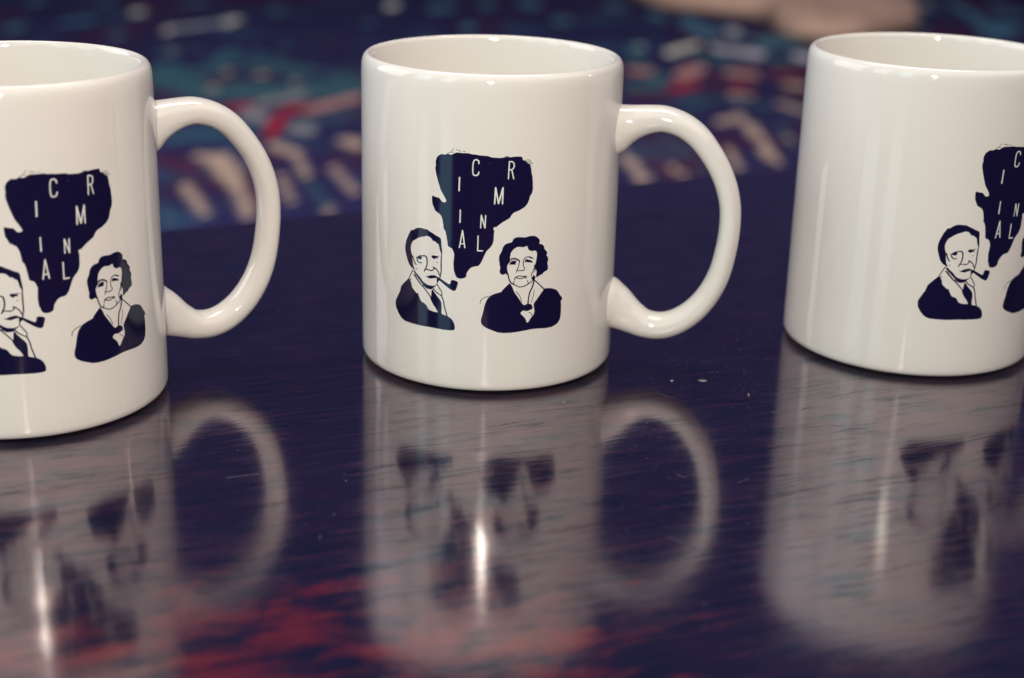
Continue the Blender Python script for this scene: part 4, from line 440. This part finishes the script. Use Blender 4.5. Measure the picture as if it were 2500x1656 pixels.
# ------------------------------------------------------------------ tan cushion lying on the rug
def build_cushion():
    outline = [(0.36, 4.95), (0.40, 4.62), (0.55, 4.50), (0.68, 4.38), (0.69, 4.12), (0.75, 4.02), (0.88, 4.03), (0.98, 4.14), (1.08, 4.28), (1.15, 4.55), (1.22, 5.05), (1.26, 5.35), (1.05, 5.60), (0.70, 5.55), (0.50, 5.35)]
    pts = []
    n = len(outline)
    for i in range(n):
        p0, p1, p2, p3 = (Vector(outline[(i + j) % n]) for j in (-1, 0, 1, 2))
        for k in range(6):
            t = k / 6
            pts.append(0.5 * ((2 * p1) + (p2 - p0) * t + (2 * p0 - 5 * p1 + 4 * p2 - p3) * t * t + (3 * p1 - p0 - 3 * p2 + p3) * t ** 3))
    c = sum(pts, Vector((0, 0))) / len(pts)
    rows = [(0.0, 0.0), (1.0, 0.0), (1.03, 0.02), (1.0, 0.045), (0.93, 0.062), (0.8, 0.07), (0.55, 0.074), (0.3, 0.072)]
    V, F = [], []
    m = len(pts)
    for s, z in rows[1:]:
        for i, p in enumerate(pts):
            w = 0.006 * math.sin(i * 0.9 + s * 7) * (1 - abs(s - 0.6))
            V.append((c.x + (p.x - c.x) * s, c.y + (p.y - c.y) * s, -0.406 + z + w * (1 if z > 0.03 else 0)))
    R_ = len(rows) - 1
    for r in range(R_ - 1):
        for i in range(m):
            j = (i + 1) % m
            F.append((r * m + i, r * m + j, (r + 1) * m + j, (r + 1) * m + i))
    V.append((c.x, c.y, -0.406 + 0.071)); top = len(V) - 1
    F += [((R_ - 1) * m + i, (R_ - 1) * m + (i + 1) % m, top) for i in range(m)]
    V.append((c.x, c.y, -0.406)); bot = len(V) - 1
    F += [((i + 1) % m, i, bot) for i in range(m)]
    o = mesh_obj('floor_cushion', V, F, plain("tan_cloth", (0.68, 0.44, 0.32), 0.8, 3.5, 0.22))
    tag(o, 'out of focus tan cloth cushion lying on the dark rug', 'cushion')
build_cushion()

# ------------------------------------------------------------------ table
ANG = math.atan2(764 - 613, 140 + 146)
def box_rounded(x0, x1, y0, y1, z0, z1, r, seg=3):
    bm = bmesh.new()
    vs = [bm.verts.new((x, y, z)) for x in (x0, x1) for y in (y0, y1) for z in (z0, z1)]
    for f in ((0, 1, 3, 2), (4, 6, 7, 5), (0, 4, 5, 1), (2, 3, 7, 6), (0, 2, 6, 4), (1, 5, 7, 3)):
        bm.faces.new([vs[i] for i in f])
    bmesh.ops.recalc_face_normals(bm, faces=bm.faces)
    if r: bmesh.ops.bevel(bm, geom=list(bm.edges), offset=r, segments=seg, profile=0.6, affect='EDGES')
    return bm
def bm_obj(name, bm, mat, parent=None):
    me = bpy.data.meshes.new(name); bm.to_mesh(me); bm.free()
    me.materials.append(mat)
    o = bpy.data.objects.new(name, me); COL.objects.link(o)
    if parent: o.parent = parent
    return o
table = thing('coffee_table', 'dark lacquered wooden table the three white mugs stand on', 'table', (0, 0, 0), ANG)
YB = 0.6105
top = bm_obj('tabletop', box_rounded(-0.62, 0.95, -0.22, YB, -0.024, 0.0, 0.0025), WOOD, table)
for x in (-0.55, 0.88):
    for y in (-0.15, YB - 0.07):
        bm_obj('leg', box_rounded(x - 0.025, x + 0.025, y - 0.025, y + 0.025, FLOOR_Z if y < 0.3 else FLOOR_Z, -0.0242, 0.003), WOOD, table)
for y in (-0.15, YB - 0.07):
    bm_obj('apron', box_rounded(-0.5245, 0.8545, y - 0.01, y + 0.01, -0.085, -0.0245, 0.001), WOOD, table)
for x in (-0.55, 0.88):
    bm_obj('apron', box_rounded(x - 0.01, x + 0.01, -0.1245, YB - 0.0955, -0.085, -0.0245, 0.001), WOOD, table)

# ------------------------------------------------------------------ mug
H = 98.5; RO = 41.0; RI = 38.0
def mug_profile():
    P = [(0, 3.0), (30, 3.0), (33.6, 2.6), (34.4, 1.6), (34.9, 0.0), (37.4, 0.0), (37.9, 0.5), (38.8, 0.72), (39.7, 0.95), (40.45, 1.5), (40.85, 2.3), (41.0, 3.4)]
    P += [(RO, z) for z in (8, 16, 26, 36, 46, 56, 66, 76, 86, 91)]
    # rolled lip
    P += [(40.98, 94.0), (40.85, 95.8), (40.5, 97.1), (39.95, 98.0), (39.3, 98.42), (38.85, 98.5), (38.4, 98.42), (37.95, 98.05), (37.65, 97.4), (37.5, 96.4)]
    P += [(37.45, 94.5), (37.4, 90), (37.35, 70), (37.3, 50), (37.25, 30), (37.1, 15), (36.6, 11), (35.2, 8.2), (32.5, 6.6), (28, 6.1), (15, 6.0), (0, 6.0)]
    return P
def lathe(P, seg=160):
    V, F = [], []
    rings = []
    for r, z in P:
        if r == 0:
            V.append((0, 0, z)); rings.append([len(V) - 1])
        else:
            k = len(V)
            V += [(r * math.cos(2 * math.pi * i / seg), r * math.sin(2 * math.pi * i / seg), z) for i in range(seg)]
            rings.append(list(range(k, k + seg)))
    for a, b_ in zip(rings[:-1], rings[1:]):
        for i in range(seg):
            j = (i + 1) % seg
            if len(a) == 1: F.append((a[0], b_[j], b_[i]))
            elif len(b_) == 1: F.append((a[i], a[j], b_[0]))
            else: F.append((a[i], a[j], b_[j], b_[i]))
    return V, F
def scaled(V): return [(x * MM, y * MM, z * MM) for x, y, z in V]

HC = [(38.2, 77.2, 17.5, 17), (40.2, 77.7, 16.2, 15.5), (41.6, 78.2, 14.2, 14.0), (43.6, 78.9, 12.2, 12.8), (46.5, 79.8, 10.3, 12.0), (50.5, 80.7, 8.8, 11.6), (55, 80.9, 8.1, 11.5), (60.4, 79.3, 7.7, 11.5), (65.2, 76.1, 7.5, 11.4), (69.2, 71.5, 7.2, 11.2),
      (72.5, 66.5, 7.0, 11.0), (75, 61.0, 6.9, 10.9), (76.6, 54.8, 6.8, 10.8), (77, 48.0, 6.8, 10.8), (76.4, 40.7, 6.9, 10.8), (74.9, 32.8, 7.1, 10.9), (72.0, 25.6, 7.4, 11.0), (67.7, 19.6, 7.7, 11.2),
      (62.5, 15.4, 8.0, 11.4), (57.3, 13.5, 8.3, 11.6), (52.2, 13.7, 8.8, 11.8), (48.3, 15.3, 10.2, 12.0), (45.3, 16.9, 12.2, 12.5), (42.8, 18.3, 14.4, 13.6), (41.2, 18.9, 16.4, 15.0), (39.8, 19.3, 18.0, 16.5), (38.2, 19.6, 19.0, 17.5)]
def handle_mesh():
    # Catmull-Rom along the centre line, elliptical section
    P = [Vector(p) for p in HC]
    S = []
    n = len(P)
    for i in range(n - 1):
        p0, p1, p2, p3 = P[max(i - 1, 0)], P[i], P[i + 1], P[min(i + 2, n - 1)]
        for k in range(4):
            t = k / 4
            S.append(0.5 * ((2 * p1) + (p2 - p0) * t + (2 * p0 - 5 * p1 + 4 * p2 - p3) * t * t + (3 * p1 - p0 - 3 * p2 + p3) * t ** 3))
    S.append(P[-1])
    V, F = [], []
    seg = 36
    m = len(S)
    for i, s in enumerate(S):
        a, b_ = S[max(i - 2, 0)], S[min(i + 2, m - 1)]
        t = Vector((b_.x - a.x, 0, b_.y - a.y)).normalized()
        nrm = Vector((-t.z, 0, t.x))
        for k in range(seg):
            an = 2 * math.pi * k / seg
            ca, sa = math.cos(an), math.sin(an)
            # slightly squared ellipse
            e = 0.92
            ca2 = math.copysign(abs(ca) ** e, ca); sa2 = math.copysign(abs(sa) ** e, sa)
            q = Vector((s.x, 0, s.y)) + nrm * (ca2 * s.z / 2) + Vector((0, 1, 0)) * (sa2 * s.w / 2 if len(s) > 3 else 0)
            V.append(tuple(q))
    for i in range(m - 1):
        for k in range(seg):
            j = (k + 1) % seg
            F.append((i * seg + k, i * seg + j, (i + 1) * seg + j, (i + 1) * seg + k))
    return V, F

def decode(s): return [[tuple(float(v) for v in q.split(',')) for q in p.split()] for p in s.split(';')]
def inside(p, poly):
    x, y = p; c = False; n = len(poly); j = n - 1
    for i in range(n):
        xi, yi = poly[i]; xj, yj = poly[j]
        if (yi > y) != (yj > y) and x < (xj - xi) * (y - yi) / (yj - yi) + xi: c = not c
        j = i
    return c
def resample(poly, d=1.2):
    out = []
    for a, b_ in zip(poly, poly[1:] + poly[:1]):
        L = math.hypot(b_[0] - a[0], b_[1] - a[1]); k = max(1, int(L / d))
        out += [(a[0] + (b_[0] - a[0]) * i / k, a[1] + (b_[1] - a[1]) * i / k) for i in range(k)]
    return out
def soften(poly):
    # one light corner-cutting pass, keeps outline points close
    out = []
    n = len(poly)
    for i in range(n):
        a, b_, c = poly[i - 1], poly[i], poly[(i + 1) % n]
        la = math.hypot(a[0] - b_[0], a[1] - b_[1]); lc = math.hypot(c[0] - b_[0], c[1] - b_[1])
        fa = min(.25, .22 / max(la, 1e-6)); fc = min(.25, .22 / max(lc, 1e-6))
        out.append((b_[0] + (a[0] - b_[0]) * fa, b_[1] + (a[1] - b_[1]) * fa)); out.append((b_[0] + (c[0] - b_[0]) * fc, b_[1] + (c[1] - b_[1]) * fc))
    return out
def print_mesh(key, lift):
    polys = decode(ART[key])
    if key in ('map', 'man', 'woman'):
        polys = [soften(p) if len(p) > 12 else p for p in polys]
    polys = [resample(p) for p in polys]
    pts, edges = [], []
    for p in polys:
        k = len(pts); n = len(p)
        pts += [Vector(q) for q in p]; edges += [(k + i, k + (i + 1) % n) for i in range(n)]
    bb = [(min(q[0] for q in p), max(q[0] for q in p), min(q[1] for q in p), max(q[1] for q in p)) for p in polys]
    x0 = min(b_[0] for b_ in bb); x1 = max(b_[1] for b_ in bb); y0 = min(b_[2] for b_ in bb); y1 = max(b_[3] for b_ in bb)
    def ins(q):
        return any(b_[0] <= q[0] <= b_[1] and b_[2] <= q[1] <= b_[3] and inside(q, p) for b_, p in zip(bb, polys))
    if key in ('map', 'man', 'woman'):
        x = x0 + .6
        while x < x1:
            y = y0 + .5
            while y < y1:
                q = (x + .05 * math.sin(y * 9), y)
                if ins(q): pts.append(Vector(q))
                y += 2.2
            x += 1.3
    v, e, f, *_ = delaunay_2d_cdt(pts, edges, [], 0, 1e-5)
    F = []
    for t in f:
        cx = sum(v[i][0] for i in t) / len(t); cy = sum(v[i][1] for i in t) / len(t)
        if ins((cx, cy)): F.append(tuple(t))
    R = RO + lift
    V = []
    for q in v:
        th = q[0] / RO - math.pi / 2
        V.append((R * math.cos(th), R * math.sin(th), q[1]))
    used = sorted({i for t in F for i in t}); mp = {o: i for i, o in enumerate(used)}
    V = [V[i] for i in used]; F = [tuple(mp[i] for i in t) for t in F]
    # face outwards
    fixed = []
    for t in F:
        a, b_, c = (Vector(V[i]) for i in t[:3]); n = (b_ - a).cross(c - a)
        fixed.append(t if n.x * a.x + n.y * a.y > 0 else tuple(reversed(t)))
    return V, fixed

def make_mug():
    root = thing('mug', '', 'mug')
    V, F = lathe(mug_profile())
    body = mesh_obj('body', scaled(V), F, CERAMIC, root)
    body.data.materials.append(FOOT)
    for p in body.data.polygons:
        c = p.center
        if c.z < 0.0004 and math.hypot(c.x, c.y) > 0.0346 and math.hypot(c.x, c.y) < 0.0377: p.material_index = 1
    V, F = handle_mesh()
    mesh_obj('handle', scaled(V), F, CERAMIC, root)
    def pr(name, key, lift, mat, par, label=None):
        V, F = print_mesh(key, lift)
        o = mesh_obj(name, scaled(V), F, mat, par)
        if label: o['label'] = label
        return o
    mp = pr('printed_shape', 'map', 0.05, INK, root, 'dark ragged funnel shape carrying the scattered letters CRIMINAL')
    for k in 'C R I M I2 N A L'.split():
        pr('letter', 'letter_' + k, 0.09, LETTER, mp, 'pale letter ' + k[0])
    pr('printed_portrait', 'man', 0.05, INK, root, 'printed bust of a man with a pipe, dark coat and tie')
    pr('printed_portrait', 'woman', 0.05, INK, root, 'printed bust of a woman with curly hair and a dark jacket')
    return root

def kids(o): return [c for c in bpy.data.objects if c.parent == o]
def copy_tree(o, parent=None):
    c = o.copy(); COL.objects.link(c); c.parent = parent
    for ch in kids(o): copy_tree(ch, c)
    return c
MUGS = [
    ((-8.335, 476.82), -9.0, 0.99205, 'white mug standing in the middle, shown whole with its handle and complete dark print'),
    ((-145.12, 429.89), -9.0 + 38.2, 1.00386, 'white mug nearest the camera, its left half cut off and its handle showing'),
    ((135.10, 501.09), -9.0 + 31.9, 1.00398, 'white mug farthest right, handle out of view, its print running off the edge')]
proto = make_mug()
for i, ((x, y), rz, s, lab) in enumerate(MUGS):
    o = proto if i == 0 else copy_tree(proto)
    o.location = (x * MM, y * MM, 0.0003); o.rotation_euler = (0, 0, math.radians(rz)); o.scale = (s, s, s)
    o['label'] = lab; o['category'] = 'mug'; o['group'] = 'white printed mugs standing in a row on the table'

# ------------------------------------------------------------------ crumbs, lint and dust on the lacquer
rnd = random.Random(7)
CRUMB = plain("pale_crumb", (0.34, 0.32, 0.28), 0.7, 400)
def chip(cx, cy, l, w, h, ang, seed):
    r = random.Random(seed); V = []
    n = 9
    for k in range(n):
        a = 2 * math.pi * k / n; q = r.uniform(.7, 1.1)
        V.append((l / 2 * math.cos(a) * q, w / 2 * math.sin(a) * q, 0.0))
    V += [(x * .6 + r.uniform(-.05, .05) * l, y * .6, h * r.uniform(.7, 1.1)) for x, y, z in V[:n]]
    ca, sa = math.cos(ang), math.sin(ang)
    V = [((cx + x * ca - y * sa) * MM, (cy + x * sa + y * ca) * MM, (z + 0.02) * MM) for x, y, z in V]
    F = [(i, (i + 1) % n, n + (i + 1) % n, n + i) for i in range(n)] + [tuple(range(n, 2 * n)), tuple(reversed(range(n)))]
    return V, F
for (x, y, l, w, h, a, lab) in (
        (60.7, 454.7, 2.8, 1.3, .2, -.1, 'largest pale flake lying on the table between the middle and right mugs'),
        (50.9, 453.9, 1.4, .9, .2, .5, 'smaller pale flake lying just left of the largest flake'),
        (16.1, 432.2, .7, .8, .5, 0, 'tiny pale crumb on the table just in front of the middle mug'),
        (73.8, 443.3, .6, .6, .5, 0, 'tiny round crumb beside the foot of the mug farthest right')):
    V, F = chip(x, y, l, w, h, a, int(x * 10))
    o = mesh_obj('crumb', V, F, CRUMB, None, False)
    tag(o, lab, 'crumb', 'crumbs on the table')
def dust():
    V, F = [], []
    e1 = (math.cos(ANG), math.sin(ANG))
    for k in range(1100):
        y = rnd.uniform(285, 600); x = rnd.uniform(-.36, .36) * y + rnd.gauss(0, 6)
        if rnd.random() < .35: x = rnd.gauss(62, 26); y = rnd.gauss(452, 40)
        if y > 600: continue
        s = rnd.choice((.10, .12, .16, .2)) * (1.7 if rnd.random() < .04 else 1)
        if k < 6: (x, y), s = ((-45.8, 339.1), (45.7, 311.1), (-10.9, 316.1), (-44, 352), (-12.8, 437.6), (40, 330))[k], 0.34
        v, f = chip(x, y, s * rnd.uniform(1, 2.2), s, s * .4, rnd.uniform(0, 3), k)
        b_ = len(V); V += v; F += [tuple(b_ + i for i in q) for q in f]
    o = mesh_obj('dust', V, F, plain("grey_dust", (0.15, 0.16, 0.19), 0.9, 200), None, False); o['kind'] = 'stuff'
    o['label'] = 'fine grey dust specks scattered over the dark table'
dust()
def hairs():
    V, F = [], []
    spots = [((37, 441), 5, 1.9), ((45, 443), 5.5, -.6), ((79, 430), 4, -.8), ((46, 383), 4, -1.2), ((62, 378), 5, .7), ((-17, 352), 6, -.7), ((5, 362), 5, -.6), ((40, 345), 14, -.8), ((-75, 372), 10, .4), ((88, 432), 5, .9), ((95, 420), 4, .3)]
    for (x, y), L, a in spots:
        n = 9; bend = rnd.uniform(-.9, .9); wd = .055
        px, py, t = x, y, a
        b_ = len(V)
        for k in range(n):
            nx_, ny_ = -math.sin(t), math.cos(t)
            V.append(((px - nx_ * wd) * MM, (py - ny_ * wd) * MM, .03 * MM)); V.append(((px + nx_ * wd) * MM, (py + ny_ * wd) * MM, .03 * MM)); V.append((px * MM, py * MM, .11 * MM))
            px += math.cos(t) * L / n; py += math.sin(t) * L / n; t += bend / n
        for k in range(n - 1):
            q = b_ + 3 * k
            F += [(q, q + 2, q + 5, q + 3), (q + 2, q + 1, q + 4, q + 5)]
    o = mesh_obj('lint', V, F, plain("pale_lint", (0.09, 0.09, 0.10), 0.8, 200), None, False); o['kind'] = 'stuff'
    o['label'] = 'thin pale lint hairs lying on the dark table'
hairs()
